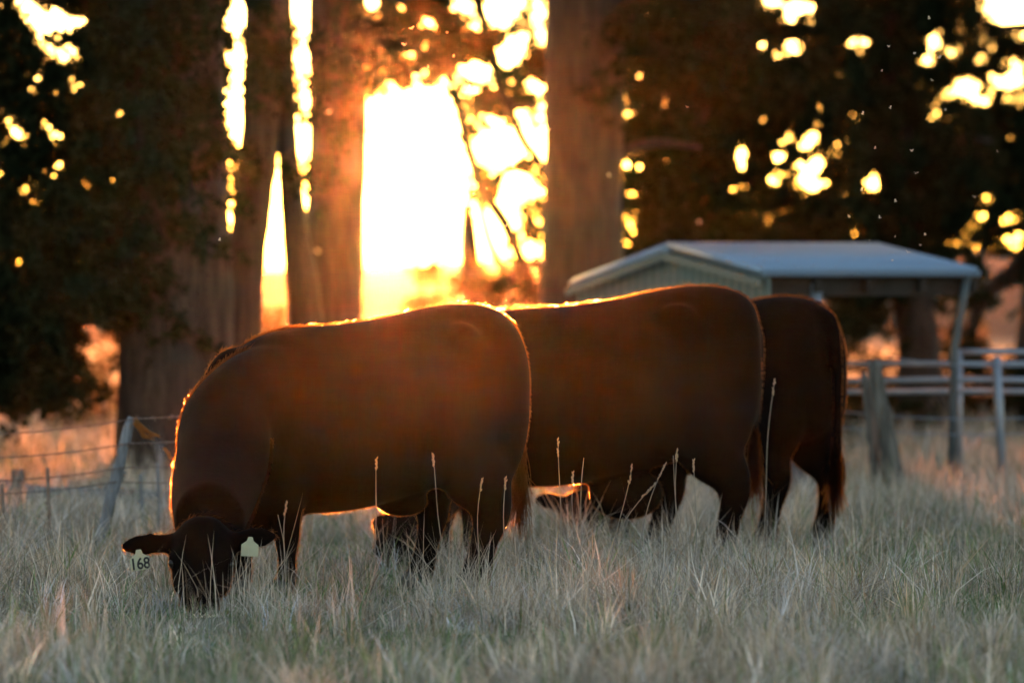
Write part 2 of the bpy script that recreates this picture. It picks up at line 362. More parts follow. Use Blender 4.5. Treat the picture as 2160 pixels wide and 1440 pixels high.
tree('slender_tree', 'slender dark tree with drooping bare branches crossing the sunlit opening', 60,
     [[(984, 430, 7), (988, 470, 14), (990, 520, 18), (996, 640, 20), (1000, 780, 22), (1000, 968, 28)]],
     [[(985, -60, 12), (1030, 80, 11), (1062, 200, 11), (1105, 300, 10), (1140, 345, 7), (1165, 420, 5)],
      [(960, 190, 7), (985, 300, 10), (1020, 400, 12), (1070, 480, 12), (1120, 600, 10), (1150, 680, 6)],
      [(1010, 420, 6), (1040, 530, 7), (1090, 600, 7), (1120, 650, 4)],
      [(970, 160, 6), (1050, 205, 7), (1110, 225, 7), (1150, 215, 4)],
      [(1020, 190, 4), (1090, 150, 4), (1150, 120, 3)], [(1000, 400, 3), (1080, 360, 4), (1150, 385, 3)]],
     [(1060, 212, 90, 16, 2.2), (1105, 150, 50, 40, .6), (1010, 90, 30, 90, 1.2), (1060, 610, 90, 50, .55), (1120, 500, 36, 90, .35), (1110, 250, 30, 40, .35), (1080, 90, 90, 110, .7), (1080, 330, 80, 90, .5), (1010, 440, 26, 80, .5), (1120, 480, 40, 110, .6), (1000, 240, 40, 20, .5), (1075, 365, 50, 14, .35), (1090, 60, 60, 60, .2), (1010, 330, 30, 60, .1)], per=430, thick=.5)
tree('pine_tree', 'massive smooth pine trunk right of the sun, left of the shed', 57,
     [[(1240, -1000, 55), (1238, -300, 72), (1236, 0, 84), (1232, 300, 84), (1228, 600, 86), (1226, 800, 94), (1224, 985, 120)]],
     [[(1290, 60, 24), (1390, -40, 15), (1500, -90, 8)], [(1180, -120, 18), (1100, -220, 10), (1020, -260, 5)], [(1290, 330, 14), (1380, 300, 10), (1480, 310, 5)]],
     [(1240, -420, 300, 300, .7), (1200, -900, 400, 320, .4), (1330, 120, 60, 180, .5), (1130, -30, 50, 50, .3), (1420, 60, 150, 140, .8)], per=480)
tree('pine_tree', 'bushy dark pine with hanging boughs directly above the shed roof ridge', 62,
     [[(1480, -1000, 40), (1475, -200, 50), (1470, 100, 54), (1465, 400, 58), (1460, 700, 64), (1460, 972, 84)]],
     [[(1480, 120, 20), (1600, 60, 12), (1720, 60, 6)], [(1450, 260, 14), (1380, 230, 10), (1330, 260, 5)], [(1490, 330, 16), (1620, 400, 10), (1740, 430, 5)], [(1500, -100, 18), (1650, -60, 11), (1800, -120, 6)]],
     [(1335, 420, 46, 130, 1.8), (1335, 200, 40, 120, 1.2), (1450, 250, 130, 260, 1.15), (1580, 180, 180, 180, 1.15), (1600, 440, 200, 110, 1.2), (1420, 500, 90, 120, .9), (1640, 20, 150, 110, 1.1), (1500, -350, 350, 300, .6), (1640, 560, 160, 60, .9), (1550, 330, 120, 60, 1.1), (1550, -900, 420, 330, .4), (1700, 300, 90, 90, .9)])
tree('pine_tree', 'dark many branched pine behind the open right half of the shed', 66,
     [[(1850, -900, 30), (1860, -200, 42), (1880, 100, 46), (1900, 400, 48), (1925, 620, 46), (1940, 760, 48), (1945, 958, 66)]],
     [[(1880, 250, 20), (1780, 180, 12), (1690, 160, 6)], [(1900, 350, 20), (1990, 300, 13), (2090, 300, 7)], [(1900, 480, 14), (1800, 540, 9), (1740, 620, 5)], [(1870, 0, 18), (2000, -60, 12), (2130, -100, 6)]],
     [(1790, 210, 140, 200, 1.15), (1890, 180, 150, 220, 1.1), (1830, 450, 160, 110, 1.15), (1950, 380, 130, 160, 1.1), (1850, -20, 200, 130, 1.0), (1850, 560, 170, 60, 1.0), (1850, -400, 330, 300, .6), (1800, 650, 70, 60, .75), (1880, 610, 60, 50, .4), (1850, -900, 400, 330, .4), (1760, 700, 50, 40, .4), (1840, 690, 50, 34, .45)])
tree('pine_tree', 'open crowned pine with an arched limb behind the yard rails', 70,
     [[(2230, -800, 24), (2220, 0, 34), (2210, 300, 40), (2200, 600, 46), (2190, 945, 70)]],
     [[(2200, 540, 24), (2130, 580, 20), (2075, 630, 16), (2040, 720, 12), (2020, 800, 8)], [(2190, 300, 14), (2090, 260, 9), (1990, 240, 5)], [(2200, 60, 14), (2080, 60, 9), (1990, 20, 5)], [(2200, 430, 14), (2100, 400, 9), (2000, 420, 5)]],
     [(2080, 330, 130, 120, 1.15), (2100, 90, 130, 130, .9), (2180, 250, 130, 250, .9), (2050, 470, 90, 80, 1.1), (2140, 440, 70, 50, .8), (2000, 150, 60, 90, .8), (2100, 620, 100, 50, .45), (2150, -400, 330, 320, .6), (2350, 200, 200, 500, .7), (1990, 680, 60, 40, .35), (2130, 540, 90, 50, .6), (2200, -900, 400, 330, .4), (2060, 740, 60, 30, .3)])
# neighbours just outside the frame
for k, (px, D, lab) in enumerate([(-420, 46, 'dark pine standing beyond the left edge of the grazing paddock'), (-1050, 50, 'second dark pine farther out past the left edge'),
                                  (2650, 54, 'dark pine standing beyond the right end of the yard rails'), (3250, 58, 'last dark pine far out past the yard rails')]):
    s = FOC / D
    tree('pine_tree', lab, D, [[(px, -1100, 40), (px + 10, 0, 70), (px + 5, 600, 80), (px, HOR + CAM_H * s + 12, 110)]], [],
         [(px, 0, 330, 500, .5), (px + 30, 500, 280, 260, .6), (px, -700, 350, 350, .35)], per=330, holes=False)

# low shrubs in the sunlit paddock behind the pines: their leaves catch the light
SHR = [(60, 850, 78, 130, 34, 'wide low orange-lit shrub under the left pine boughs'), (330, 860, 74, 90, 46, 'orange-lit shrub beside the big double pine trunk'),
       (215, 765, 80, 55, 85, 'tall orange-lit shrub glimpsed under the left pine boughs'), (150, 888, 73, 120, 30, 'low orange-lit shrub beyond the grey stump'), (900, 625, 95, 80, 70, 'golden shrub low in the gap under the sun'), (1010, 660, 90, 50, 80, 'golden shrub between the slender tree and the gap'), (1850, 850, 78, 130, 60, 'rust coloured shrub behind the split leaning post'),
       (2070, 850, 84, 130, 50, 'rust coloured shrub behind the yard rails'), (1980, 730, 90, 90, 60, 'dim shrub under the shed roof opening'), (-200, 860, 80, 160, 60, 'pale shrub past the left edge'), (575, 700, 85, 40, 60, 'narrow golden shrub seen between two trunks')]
SHR += [(560, 825, 54, 120, 120, 'dark undergrowth bush added at the foot of the narrow light slits, blocking the low sun'), (860, 830, 58, 140, 145, 'dark bush added behind the nearest cow, blocking low sun from the opening'), (700, 890, 58, 90, 60, 'low dark bush added as a sun block behind the thick trunk left of the sun'), (1740, 845, 66, 200, 100, 'dark undergrowth bush behind the split post and rails'), (2420, 850, 70, 200, 100, 'dark bush added out of view past the right end of the rails, blocking low sun'), (2090, 845, 70, 190, 95, 'dark undergrowth bush at the right end of the rails'), (1620, 850, 64, 150, 100, 'dark bush added as a sun block, hidden behind the rumps of the cattle'), (1420, 860, 60, 190, 96, 'dark bush added unseen behind the shed wall, blocking low sun'), (1070, 850, 61, 130, 140, 'low dark bush added as a sun block between the slender tree and the massive trunk')]  # mostly unseen bushes added to block low sun; those behind the rails raised
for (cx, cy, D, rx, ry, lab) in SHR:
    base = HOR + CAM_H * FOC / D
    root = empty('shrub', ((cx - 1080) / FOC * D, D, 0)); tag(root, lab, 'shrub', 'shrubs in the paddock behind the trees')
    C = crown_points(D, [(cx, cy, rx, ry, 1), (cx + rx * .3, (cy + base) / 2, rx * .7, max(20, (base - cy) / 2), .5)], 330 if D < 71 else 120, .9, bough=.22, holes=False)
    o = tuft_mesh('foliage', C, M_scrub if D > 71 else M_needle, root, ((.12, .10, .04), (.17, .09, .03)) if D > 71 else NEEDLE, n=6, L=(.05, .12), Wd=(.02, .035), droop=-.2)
    o.data.transform(Matrix.Translation(-root.location))
    mb = MB()
    for k in range(6):
        mb.tube([(random.uniform(-.1, .1), 0, -.05), (random.uniform(-.3, .3), random.uniform(-.2, .2), (base - cy) / FOC * D * .6), (random.uniform(-.5, .5), random.uniform(-.4, .4), (base - cy) / FOC * D + .1)], [.025, .016, .006], 5)
    mb.build('stem', M_bark, root)

# ------------------------------------------------------------------ shed
def shed():
    # corners on plan, from their columns in the photograph; the gable end faces half left, the long open side half right
    D0 = 41.5
    A = P(1600, 574, D0)                      # near eave corner
    Bq = P(2062, 574, D0 + 1.3)               # right eave end
    Rn = P(1405, 521, D0 + 2.1)               # ridge, near end
    Rf = P(1857, 522, D0 + 3.4)               # ridge, far end
    L = P(1200, 598, D0 + 4.2)                # low eave on the far side
    Lf = L + (Rf - Rn)
    root = empty('shed', (A.x, A.y, 0)); tag(root, 'pale corrugated iron shed with lean open front behind the cattle', 'shed')
    off = -root.location.copy()
    def corr(name, a, b, c, d, m, waves, amp, n_up=2, thick=.012):
        """corrugated sheet: a-b bottom edge, d-c top edge, ribs running a->d"""
        mb = MB(); N = waves * 8; nrm = (b - a).cross(d - a).normalized(); vs = []
        for s in range(2):
            for j in range(n_up + 1):
                for i in range(N + 1):
                    t = i / N; v = j / n_up
                    p = (a.lerp(b, t)).lerp(d.lerp(c, t), v) + nrm * (math.sin(t * waves * 2 * math.pi) * amp + s * thick)
                    vs.append(p)
        w = N + 1; h = n_up + 1; fs = []
        for s in range(2):
            o = s * w * h
            for j in range(n_up):
                for i in range(N):
                    q = (o + j * w + i, o + j * w + i + 1, o + (j + 1) * w + i + 1, o + (j + 1) * w + i)
                    fs.append(q if s else q[::-1])
        o = w * h
        for i in range(N):
            fs.append((i, i + 1, o + i + 1, o + i)); k = (h - 1) * w; fs.append((k + i, o + k + i, o + k + i + 1, k + i + 1))
        for j in range(n_up):
            fs.append((j * w, o + j * w, o + (j + 1) * w, (j + 1) * w)); e = w - 1; fs.append((j * w + e, (j + 1) * w + e, o + (j + 1) * w + e, o + j * w + e))
        mb.add([v + off for v in vs], fs)
        return mb.build(name, m, root, True)
    over = (A - Rn) * .03
    corr('roof', A + over, Bq + over, Rf, Rn, M_roof, 40, .030)
    corr('roof', Lf, L, Rn, Rf, M_roof, 40, .030)
    # ridge cap
    mb = MB(); mb.tube([Rn + off + Vector((0, 0, -.008)), Rf + off + Vector((0, 0, -.008))], [(.07, .03)] * 2, 8, up=(0, 0, 1)); mb.build('ridge_cap', M_roof, root)
    # gable wall (ribbed panel as a polygon strip)
    ins = (Bq - A).normalized() * .10
    a0 = A + ins; l0 = L + ins; r0 = Rn + ins
    vs = []; fs = []; N = 96; nrm = (l0 - a0).cross(Vector((0, 0, 1))).normalized()
    for i in range(N + 1):
        t = i / N; p = a0.lerp(l0, t)
        tr = (r0 - a0).length / ((r0 - a0).length + (l0 - r0).length)
        top = a0.lerp(r0, t / tr) if t < tr else r0.lerp(l0, (t - tr) / (1 - tr))
        rib = nrm * (.012 if i % 4 < 2 else -.006)
        vs += [Vector((p.x, p.y, 0)) + rib + off, Vector((top.x, top.y, top.z - .04)) + rib + off]
    for i in range(N): fs.append((2 * i, 2 * i + 2, 2 * i + 3, 2 * i + 1))
    g = mesh_obj('gable_wall', vs, fs, M_clad, root)
    sm = g.modifiers.new('s', 'SOLIDIFY'); sm.thickness = .02
    # barge boards along the rake
    mb = MB()
    for (p, q) in ((A + over, Rn), (Rn, L)):
        dq = (q - p); rot = dq.to_track_quat('X', 'Z').to_matrix()
        mb.box((p + q) / 2 + off + Vector((-.02, -.03, -.07)), (dq.length, .02, .055), rot)
    mb.build('barge_board', M_clad, root)
    # side wall: only the first bay is closed
    e = A.lerp(Bq, .26)
    inn = Vector((.0, .16, 0))
    corr('side_wall', Vector((a0.x, a0.y, 0)) + inn, Vector((e.x, e.y, 0)) + inn, e + Vector((0, 0, -.10)) + inn, a0 + Vector((0, 0, -.10)) + inn, M_clad2, 9, .012)
    # far side wall
    mid = L.lerp(Lf, .36)
    corr('back_wall', Vector((mid.x, mid.y, 0)), Vector((l0.x, l0.y, 0)), l0 - Vector((0, 0, .06)), mid - Vector((0, 0, .06)), M_clad2, 12, .012)
    # fascia beam deepened and near black to stand for eave shade; inside rafters, partition at the end of the closed bay
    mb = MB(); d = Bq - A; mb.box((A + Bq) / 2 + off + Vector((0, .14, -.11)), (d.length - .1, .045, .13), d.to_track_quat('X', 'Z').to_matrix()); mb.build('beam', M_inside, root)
    for t in (.27, .5, .75, .99):
        mb = MB(); p = A.lerp(Bq, t); q = Rn.lerp(Rf, t); r = L.lerp(Lf, t)
        for (u, v) in ((p, q), (q, r)):
            dq = v - u; mb.box((u + v) / 2 + off + Vector((0, 0, -.10)), (dq.length, .05, .09), dq.to_track_quat('X', 'Z').to_matrix())
        mb.build('rafter', M_inside, root)
    # posts: the front one at the right end leans in at its foot
    mb = MB(); top = P(2040, 580, D0 + 1.25); kn = P(2012, 740, D0 + 1.25); bot = P(2006, 985, D0 + 1.25); bot.z = -.1
    mb.tube([top + off, P(2030, 640, D0 + 1.25) + off, kn + off, bot + off], [.033, .031, .031, .033], 10); mb.build('post', M_pole, root, True)
    mb = MB(); p = Lf.copy(); mb.tube([Vector((p.x - .1, p.y, p.z - .05)) + off, Vector((p.x - .1, p.y, -.1)) + off], .04, 8); mb.build('post', M_steel, root, True)
    p = A.lerp(Bq, .26)
    mb = MB(); mb.tube([Vector((p.x, p.y + .1, p.z - .08)) + off, Vector((p.x, p.y + .1, -.1)) + off], .045, 8); mb.build('post', M_steel, root, True)
shed()

# ------------------------------------------------------------------ steel yard rails
def yard():
    D = 43.6
    root = empty('yard_rail_fence', (P(2105, 0, D).x, D, 0)); tag(root, 'galvanised pipe cattle yard rails behind the split leaning post', 'fence')
    off = -root.location.copy()
    for (x0, y0, x1, y1, r, dy) in ((1660, 766, 2460, 768, .021, 0), (1660, 802, 2460, 800, .025, 0), (1660, 826, 2460, 824, .024, .05), (2018, 742, 2460, 744, .024, .9)):
        mb = MB(); pts = [P(x0 + (x1 - x0) * t, y0 + (y1 - y0) * t + random.uniform(-1, 1), D + dy) + off for t in np.linspace(0, 1, 9)]
        mb.tube(pts, r, 10); mb.build('rail', M_steel, root, True)
    for (xt, yt, xb, r, dy) in ((2102, 752, 2118, .034, -.06), (1690, 760, 1690, .034, -.06), (2440, 745, 2440, .034, -.06), (2022, 738, 2024, .03, .9)):
        mb = MB(); t = P(xt, yt, D + dy); b = P(xb, 1010, D + dy); b.z = -.1
        mb.tube([t + off, t.lerp(b, .4) + off, b + off], r, 10); mb.build('post', M_steel, root, True)
yard()

# ------------------------------------------------------------------ posts, wires, log, stump
def rough_post(name, label, top, bot, r0, r1, m, cat='fence post', split=False, flat=1.0):
    root = empty(name, (bot.x, bot.y, 0)); tag(root, label, cat)
    off = -root.location.copy()
    def stick(a, b, ra, rb, nm, jag):
        n = 14; mb = MB(); pts = []; rr = []
        for i in range(n + 1):
            t = i / n; p = a.lerp(b, t) + Vector((random.uniform(-1, 1), random.uniform(-1, 1), 0)) * .006
            pts.append(p + off); r = ra + (rb - ra) * t; r *= random.uniform(.92, 1.08); rr.append((r, r * flat))
        rr[0] = (rr[0][0] * jag, rr[0][1] * jag)
        mb.tube(pts, rr, 12, wob=.10, up=(0, 1, .01)); return mb.build(nm, m, root, True)
    stick(top, bot, r0, r1, 'post_shaft', .7)
    return root, off, stick
b = P(1900, 1060, 41.0); b.z = -.1
r_, of_, stick = rough_post('leaning_post', 'thick split grey wooden post leaning left in the tall grass', P(1843, 758, 41.0), b, .052, .080, M_wood, split=True)
b2 = P(1862, 1060, 41.1); b2.z = -.1
stick(P(1824, 785, 41.2), b2, .03, .058, 'split_slab', .5)
b = P(196, 1190, 32); b.z = -.08
r_, of_, stick = rough_post('leaning_post', 'thin bleached wooden fence post leaning right behind the tagged cow', P(277, 880, 32), b, .030, .036, M_wood2)
b = P(1703, 1010, 45); b.z = -.1

def wires():
    tops = [(285, 882, 640, 845), (275, 934, 640, 900), (262, 985, 640, 955), (245, 1015, 640, 1003)]
    for k, (x0, y0, x1, y1) in enumerate(tops):
        D0, D1 = 32.0, 33.2
        a = P(x0 - 4, y0 + 1, D0 - .04); b = P(x1, y1, D1); pts = []
        left = P(-260, y0 + 26 - k * 4, 31.5)
        for t in np.linspace(0, 1, 10): pts.append(left.lerp(a, t) - Vector((0, 0, .05 * 4 * t * (1 - t))))
        for t in np.linspace(.08, 1, 14): pts.append(a.lerp(b, t) - Vector((0, 0, .02 * 4 * t * (1 - t))))
        root = empty('fence_wire', (a.x, a.y, 0)); tag(root, ['topmost rusty barbed wire strand off the bleached leaning post', 'second rusty barbed wire strand from the top of the bleached post',
             'third wire strand down the bleached leaning post', 'lowest wire strand crossing the bleached leaning post'][k], 'wire', 'wire strands of the left fence')
        off = -root.location.copy(); mb = MB(); mb.tube([p + off for p in pts], .0035, 5, cap=False)
        for i, t in enumerate(np.linspace(.02, .98, 11) if k < 2 else ()):
            p = a.lerp(b, t) - Vector((0, 0, .02 * 4 * t * (1 - t)))
            for q in range(4):
                d = Vector((random.uniform(-1, 1), random.uniform(-1, 1), random.uniform(-1, 1))).normalized() * .022
                mb.tube([p + off - d * .4, p + off + d], .0022, 4)
            mb.tube([p + off - Vector((.012, 0, 0)), p + off + Vector((.012, 0, 0))], .007, 6)
        mb.build('strand', M_rust, root)
    # droppers
    for k, (x, y0, y1, D, lab) in enumerate([(100, 985, 1180, 31.6, 'thin dark steel dropper standing left of the bleached post'), (4, 1020, 1190, 31.4, 'thin dark steel dropper at the left edge of the fence'),
                                             (332, 975, 1130, 33.5, 'thin pale dropper in front of the big pine trunk'), (296, 1000, 1120, 34, 'short pale stake at the foot of the big pine trunk')]):
        root = empty('dropper', (P(x, 0, D).x, D, 0)); tag(root, lab, 'fence dropper', 'droppers of the left fence')
        t = P(x, y0, D); mb = MB(); off = -root.location
        mb.tube([t + off, Vector((t.x + .01, t.y, t.z * .5)) + off, Vector((t.x, t.y, -.08)) + off], .010, 6)
        mb.box(Vector((t.x, t.y, t.z * .6)) + off, (.03, .006, .02)); mb.build('stake', M_rust if k < 2 else M_wood2, root)
    # right fence, two thin wires
    for k, (x0, y0, x1, y1) in enumerate([(1700, 858, 2460, 852), (1700, 892, 2460, 884), (1870, 752, 2460, 735)]):
        a = P(x0, y0, 42.6); b = P(x1, y1, 41.6)
        pts = [a.lerp(b, t) - Vector((0, 0, .10 * 4 * t * (1 - t))) for t in np.linspace(0, 1, 16)]
        root = empty('fence_wire', (a.x, a.y, 0)); tag(root, ['upper slack wire passing behind the split grey post', 'lower slack wire passing behind the split grey post', 'high thin wire just above the yard rails'][k], 'wire', 'wires of the right fence')
        mb = MB(); mb.tube([p - root.location for p in pts], .005, 5, cap=False); mb.build('strand', M_steel, root)
wires()

def log():
    a = P(-150, 1070, 39.5); b = P(372, 1078, 38.6)
    root = empty('fallen_log', ((a.x + b.x) / 2, (a.y + b.y) / 2, 0)); tag(root, 'long grey fallen log lying in the grass behind the bleached post', 'log')
    n = 24; pts = []; rr = []
    for i in range(n + 1):
        t = i / n; p = a.lerp(b, t); p.z = .10 + .03 * math.sin(t * 7); pts.append(p - root.location); rr.append(.125 + .02 * math.sin(t * 11) - .05 * t * t)
    mb = MB(); mb.tube(pts, rr, 14, wob=.06, up=(0, 0, 1)); mb.build('log_trunk', M_log, root, True)
    mb = MB(); c = P(200, 1060, 39) - root.location; mb.tube([c, c + Vector((.15, -.1, .15)), c + Vector((.22, -.1, .22))], [.05, .035, .02], 8, wob=.1); mb.build('branch_stub', M_log, root, True)
    s = P(38, 1060, 37.5)
    root = empty('stump', (s.x, s.y, 0)); tag(root, 'short square dark post stump in front of the fallen log', 'stump')
    h = P(38, 988, 37.5).z; mb = MB(); mb.box((0, 0, h / 2 - .04), (.085, .085, h + .08)); o = mb.build('stump_post', M_wood, root)
    bv = o.modifiers.new('b', 'BEVEL'); bv.width = .012; bv.segments = 2
    mb = MB(); mb.tube([(-.03, -.05, h * .8), (.03, -.05, h * .79)], .006, 6); mb.build('staple', M_rust, root)
log()

def twine():
    a = P(284, 884, 31.95); root = empty('twine_bundle', (a.x, a.y, 0)); tag(root, 'frayed orange-lit strands trailing from the top of the bleached post', 'twine')
    mt = leaf_mat('dry_twine', (.45, .25, .10), .6, (.7, .38, .12))
    mb = MB(); off = -root.location
    for k in range(9):
        e = P(random.uniform(318, 340), random.uniform(918, 930), 32.1); s = a + Vector((random.uniform(-.01, .01), 0, random.uniform(-.03, .01)))
        m_ = s.lerp(e, .5) + Vector((random.uniform(-.01, .01), 0, random.uniform(-.05, .005)))
        mb.tube([s + off, m_ + off, e + off], [.003, .005, .002], 4)
    for k in range(4):
        s = P(346 + random.uniform(-3, 3), 944, 32.1); e = P(362 + random.uniform(-4, 4), 968, 32.1); mb.tube([s + off, e + off], [.004, .002], 4)
    mb.build('twine_strand', mt, root)
twine()

# ------------------------------------------------------------------ cattle
def cow(label, pos, yaw, sc, D_legs, neck, head, ears, tail, torso=None, hair_n=80000, tag_side=(), number=None, body_extra=()):
    """pos: middle of the trunk on the ground; yaw: heading; local x forward, y to the animal's left.
    neck: world-space centre line rows (Vector, half width, half depth); head: (poll, muzzle, side vector) in the world"""
    root = empty('cow', pos, yaw); tag(root, label, 'cow', 'black cattle grazing in the paddock')
    Mw = Matrix.Translation(pos) @ Matrix.Rotation(yaw, 4, 'Z'); Mi = Mw.inverted()
    def L(v): return Mi @ Vector(v)
    def Ld(v): return (Mi.to_3x3() @ Vector(v)).normalized()
    mb = MB()
    # trunk: x, top, bottom, half width
    T = torso or [(-.90, 1.20, .78, .12), (-.87, 1.30, .68, .22), (-.77, 1.368, .60, .285), (-.60, 1.388, .55, .31), (-.42, 1.368, .50, .33), (-.18, 1.318, .44, .36), (.08, 1.285, .40, .385),
                  (.32, 1.27, .40, .36), (.52, 1.22, .44, .31), (.64, 1.10, .50, .23), (.73, .94, .56, .16), (.78, .82, .64, .08)]
    A = spline(T, 46); n = 32; vs = []
    for (x, tp, bt, w) in A:
        cz = (tp + bt) / 2; h = (tp - bt) / 2
        for k in range(n):
            t = 2 * math.pi * k / n; c, s = math.cos(t), math.sin(t)
            e = 2 / 2.35
            yy = math.copysign(abs(c) ** e, c) * w * (1.0 if s < 0 else 1 - .22 * s * s)
            zz = math.copysign(abs(s) ** e, s) * h
            vs.append(Vector((x, yy, cz + zz)) * sc)
    m = len(A)
    fs = [(i * n + k, (i + 1) * n + k, (i + 1) * n + (k + 1) % n, i * n + (k + 1) % n) for i in range(m - 1) for k in range(n)]
    fs += [tuple(range(n)), tuple((m - 1) * n + k for k in range(n - 1, -1, -1))]
    mb.add(vs, fs)
    def ell(c, r, rot=(0, 0, 0)):
        bm = bmesh.new(); bmesh.ops.create_uvsphere(bm, u_segments=20, v_segments=12, radius=1)
        rm = (Matrix.Rotation(rot[2], 3, 'Z') @ Matrix.Rotation(rot[1], 3, 'Y') @ Matrix.Rotation(rot[0], 3, 'X'))
        mb.add([(rm @ Vector((v.co.x * r[0], v.co.y * r[1], v.co.z * r[2])) + Vector(c)) * sc for v in bm.verts], [tuple(v.index for v in f.verts) for f in bm.faces]); bm.free()
    for s in (1, -1):
        ell((.50, s * .165, .86), (.22, .13, .33), (0, R(12), 0))            # shoulder blade
        ell((.66, s * .13, .80), (.14, .12, .16))                             # point of shoulder
        ell((-.665, s * .17, .84), (.215, .15, .40), (0, R(-6), 0))           # thigh
        ell((-.47, s * .215, 1.20), (.12, .09, .10))                         # hook bone
        ell((-.82, s * .10, 1.20), (.07, .05, .06))                           # pin bone
        ell((-.45, s * .20, .70), (.15, .11, .17), (0, R(-20), 0))           # stifle
    for (c, r) in body_extra: ell(c, r)
    # legs: lists of (x, y, z, half width fore-aft, half width sideways)
    hooves = []
    for rows in D_legs:
        a = spline(rows, 30)
        mb.tube([Vector((q[0], q[1], q[2])) * sc for q in a], [(q[4] * sc, q[3] * sc) for q in a], 16, up=(1, 0, .01))
        hooves.append(rows[-1])
    # neck
    rows = [(*L(c), a, b) for (c, a, b) in neck]
    a = spline(rows, 26)
    mb.tube([Vector(q[:3]) for q in a], [(q[3], q[4]) for q in a], 24, up=Ld(head[3]) if len(head) > 3 else (0, 0, 1))
    # head
    poll, muz, side = L(head[0]), L(head[1]), Ld(head[2])
    ax = (muz - poll); HL = ax.length; ax.normalize(); side = (side - ax * side.dot(ax)).normalized(); fr = side.cross(ax)
    if fr.dot(Ld((0, -1, 0.3))) < 0 and len(head) <= 4: fr = -fr
    prof = [(-.04, .085, .075, -.01), (.02, .122, .105, 0), (.10, .140, .125, -.01), (.24, .142, .130, -.02), (.36, .134, .125, -.02), (.52, .110, .112, -.01), (.68, .090, .092, 0), (.82, .088, .082, 0), (.93, .092, .074, 0), (1.0, .076, .058, -.005), (1.03, .045, .036, -.01)]
    k = min(1.08, max(1.0, HL / .50))
    a = spline(prof, 34)
    mb.tube([poll + ax * (q[0] * HL) + fr * q[3] * k for q in a], [(q[1] * k, q[2] * k) for q in a], 24, up=fr)
    def ell2(c, r):
        bm = bmesh.new(); bmesh.ops.create_uvsphere(bm, u_segments=16, v_segments=10, radius=1)
        B = Matrix((side, fr, ax)).transposed()
        mb.add([B @ Vector((v.co.x * r[0], v.co.y * r[1], v.co.z * r[2])) + c for v in bm.verts], [tuple(v.index for v in f.verts) for f in bm.faces]); bm.free()
    ell2(poll + ax * .01 * k - fr * .01, (.10 * k, .085 * k, .07 * k))
    for s in (1, -1):
        ell2(poll + ax * .36 * HL + side * s * .118 * k + fr * .035 * k, (.035 * k, .045 * k, .05 * k))   # brow
        ell2(poll + ax * .42 * HL + side * s * .100 * k - fr * .06 * k, (.035 * k, .06 * k, .10 * k))    # cheek
        ell2(poll + ax * .93 * HL + side * s * .05 * k + fr * .03 * k, (.035 * k, .035 * k, .035 * k))   # nostril wing
    # ears
    ear_mid = []
    for (s, tipw) in ears:
        tip = L(tipw); r0 = poll + ax * .10 * HL + side * s * .10 * k - fr * .02
        d = tip - r0; up = Ld((0, 0, 1))
        pts = [r0, r0 + d * .25, r0 + d * .5 + Vector((0, 0, .004)), r0 + d * .75, r0 + d * .93, tip]
        mb.tube(pts, [(.042, .040), (.026, .052), (.022, .062), (.020, .056), (.016, .036), (.012, .018)], 14, up=up)
        ear_mid.append((s, r0, tip))
    # tail down to the switch
    tl = spline(tail, 24)
    mb.tube([Vector(q[:3]) * sc for q in tl], [q[3] * sc for q in tl], 10, up=(1, 0, 0))
    # one continuous skin
    tmp = mb.build('tmp_skin', M_coat); 
    rm = tmp.modifiers.new('r', 'REMESH'); rm.mode = 'VOXEL'; rm.voxel_size = .013
    sm = tmp.modifiers.new('s', 'SMOOTH'); sm.factor = .6; sm.iterations = 36
    dg = bpy.context.evaluated_depsgraph_get(); me = bpy.data.meshes.new_from_object(tmp.evaluated_get(dg))
    bpy.data.objects.remove(tmp)
    me.name = 'body'; me.polygons.foreach_set('use_smooth', [True] * len(me.polygons))
    if not me.materials: me.materials.append(M_coat)
    body = link(bpy.data.objects.new('body', me), root)
    # short coat: hairs lying back and down
    nv = len(me.vertices); co = np.empty(nv * 3, np.float32); me.vertices.foreach_get('co', co); co = co.reshape(-1, 3)
    no = np.empty(nv * 3, np.float32); me.vertex_normals.foreach_get('vector', no); no = no.reshape(-1, 3)
    me.calc_loop_triangles(); nt3 = len(me.loop_triangles); tr = np.empty(nt3 * 3, np.int32); me.loop_triangles.foreach_get('vertices', tr); tr = tr.reshape(-1, 3)
    ar = np.linalg.norm(np.cross(co[tr[:, 1]] - co[tr[:, 0]], co[tr[:, 2]] - co[tr[:, 0]]), axis=1)
    c0 = (co[tr[:, 0]]); fn = no[tr[:, 0]]
    wy = fn @ np.array(Mw.to_3x3())[1]                                   # hair added only on faces turned from the camera, to catch a sun rim
    wt = ar * (wy > -.02)
    pick = rng.choice(nt3, hair_n, p=wt / wt.sum()); u = rng.random((hair_n, 2)); f = u.sum(1) > 1; u[f] = 1 - u[f]
    w3 = np.stack([1 - u.sum(1), u[:, 0], u[:, 1]], 1)[:, :, None]
    Pn = (co[tr[pick]] * w3).sum(1); Nn = (no[tr[pick]] * w3).sum(1); Nn /= np.linalg.norm(Nn, axis=1)[:, None]
    flow = np.tile(np.array([-.8, 0, -.5]), (hair_n, 1)) + rng.normal(0, .45, (hair_n, 3)); flow -= Nn * (flow * Nn).sum(1)[:, None]
    flow /= np.linalg.norm(flow, axis=1)[:, None] + 1e-9
    ln = rng.uniform(.007, .018, hair_n) * (1 + 1.0 * np.clip(Nn[:, 2], 0, 1) * (rng.random(hair_n) < .5)) * (1 + .5 * (Pn[:, 0] > .3 * sc))
    lift = rng.uniform(.25, .8, hair_n)[:, None]; ln = ln[:, None]
    p1 = Pn + Nn * ln * .5 * lift + flow * ln * .45; p2 = Pn + Nn * ln * .85 * lift + flow * ln
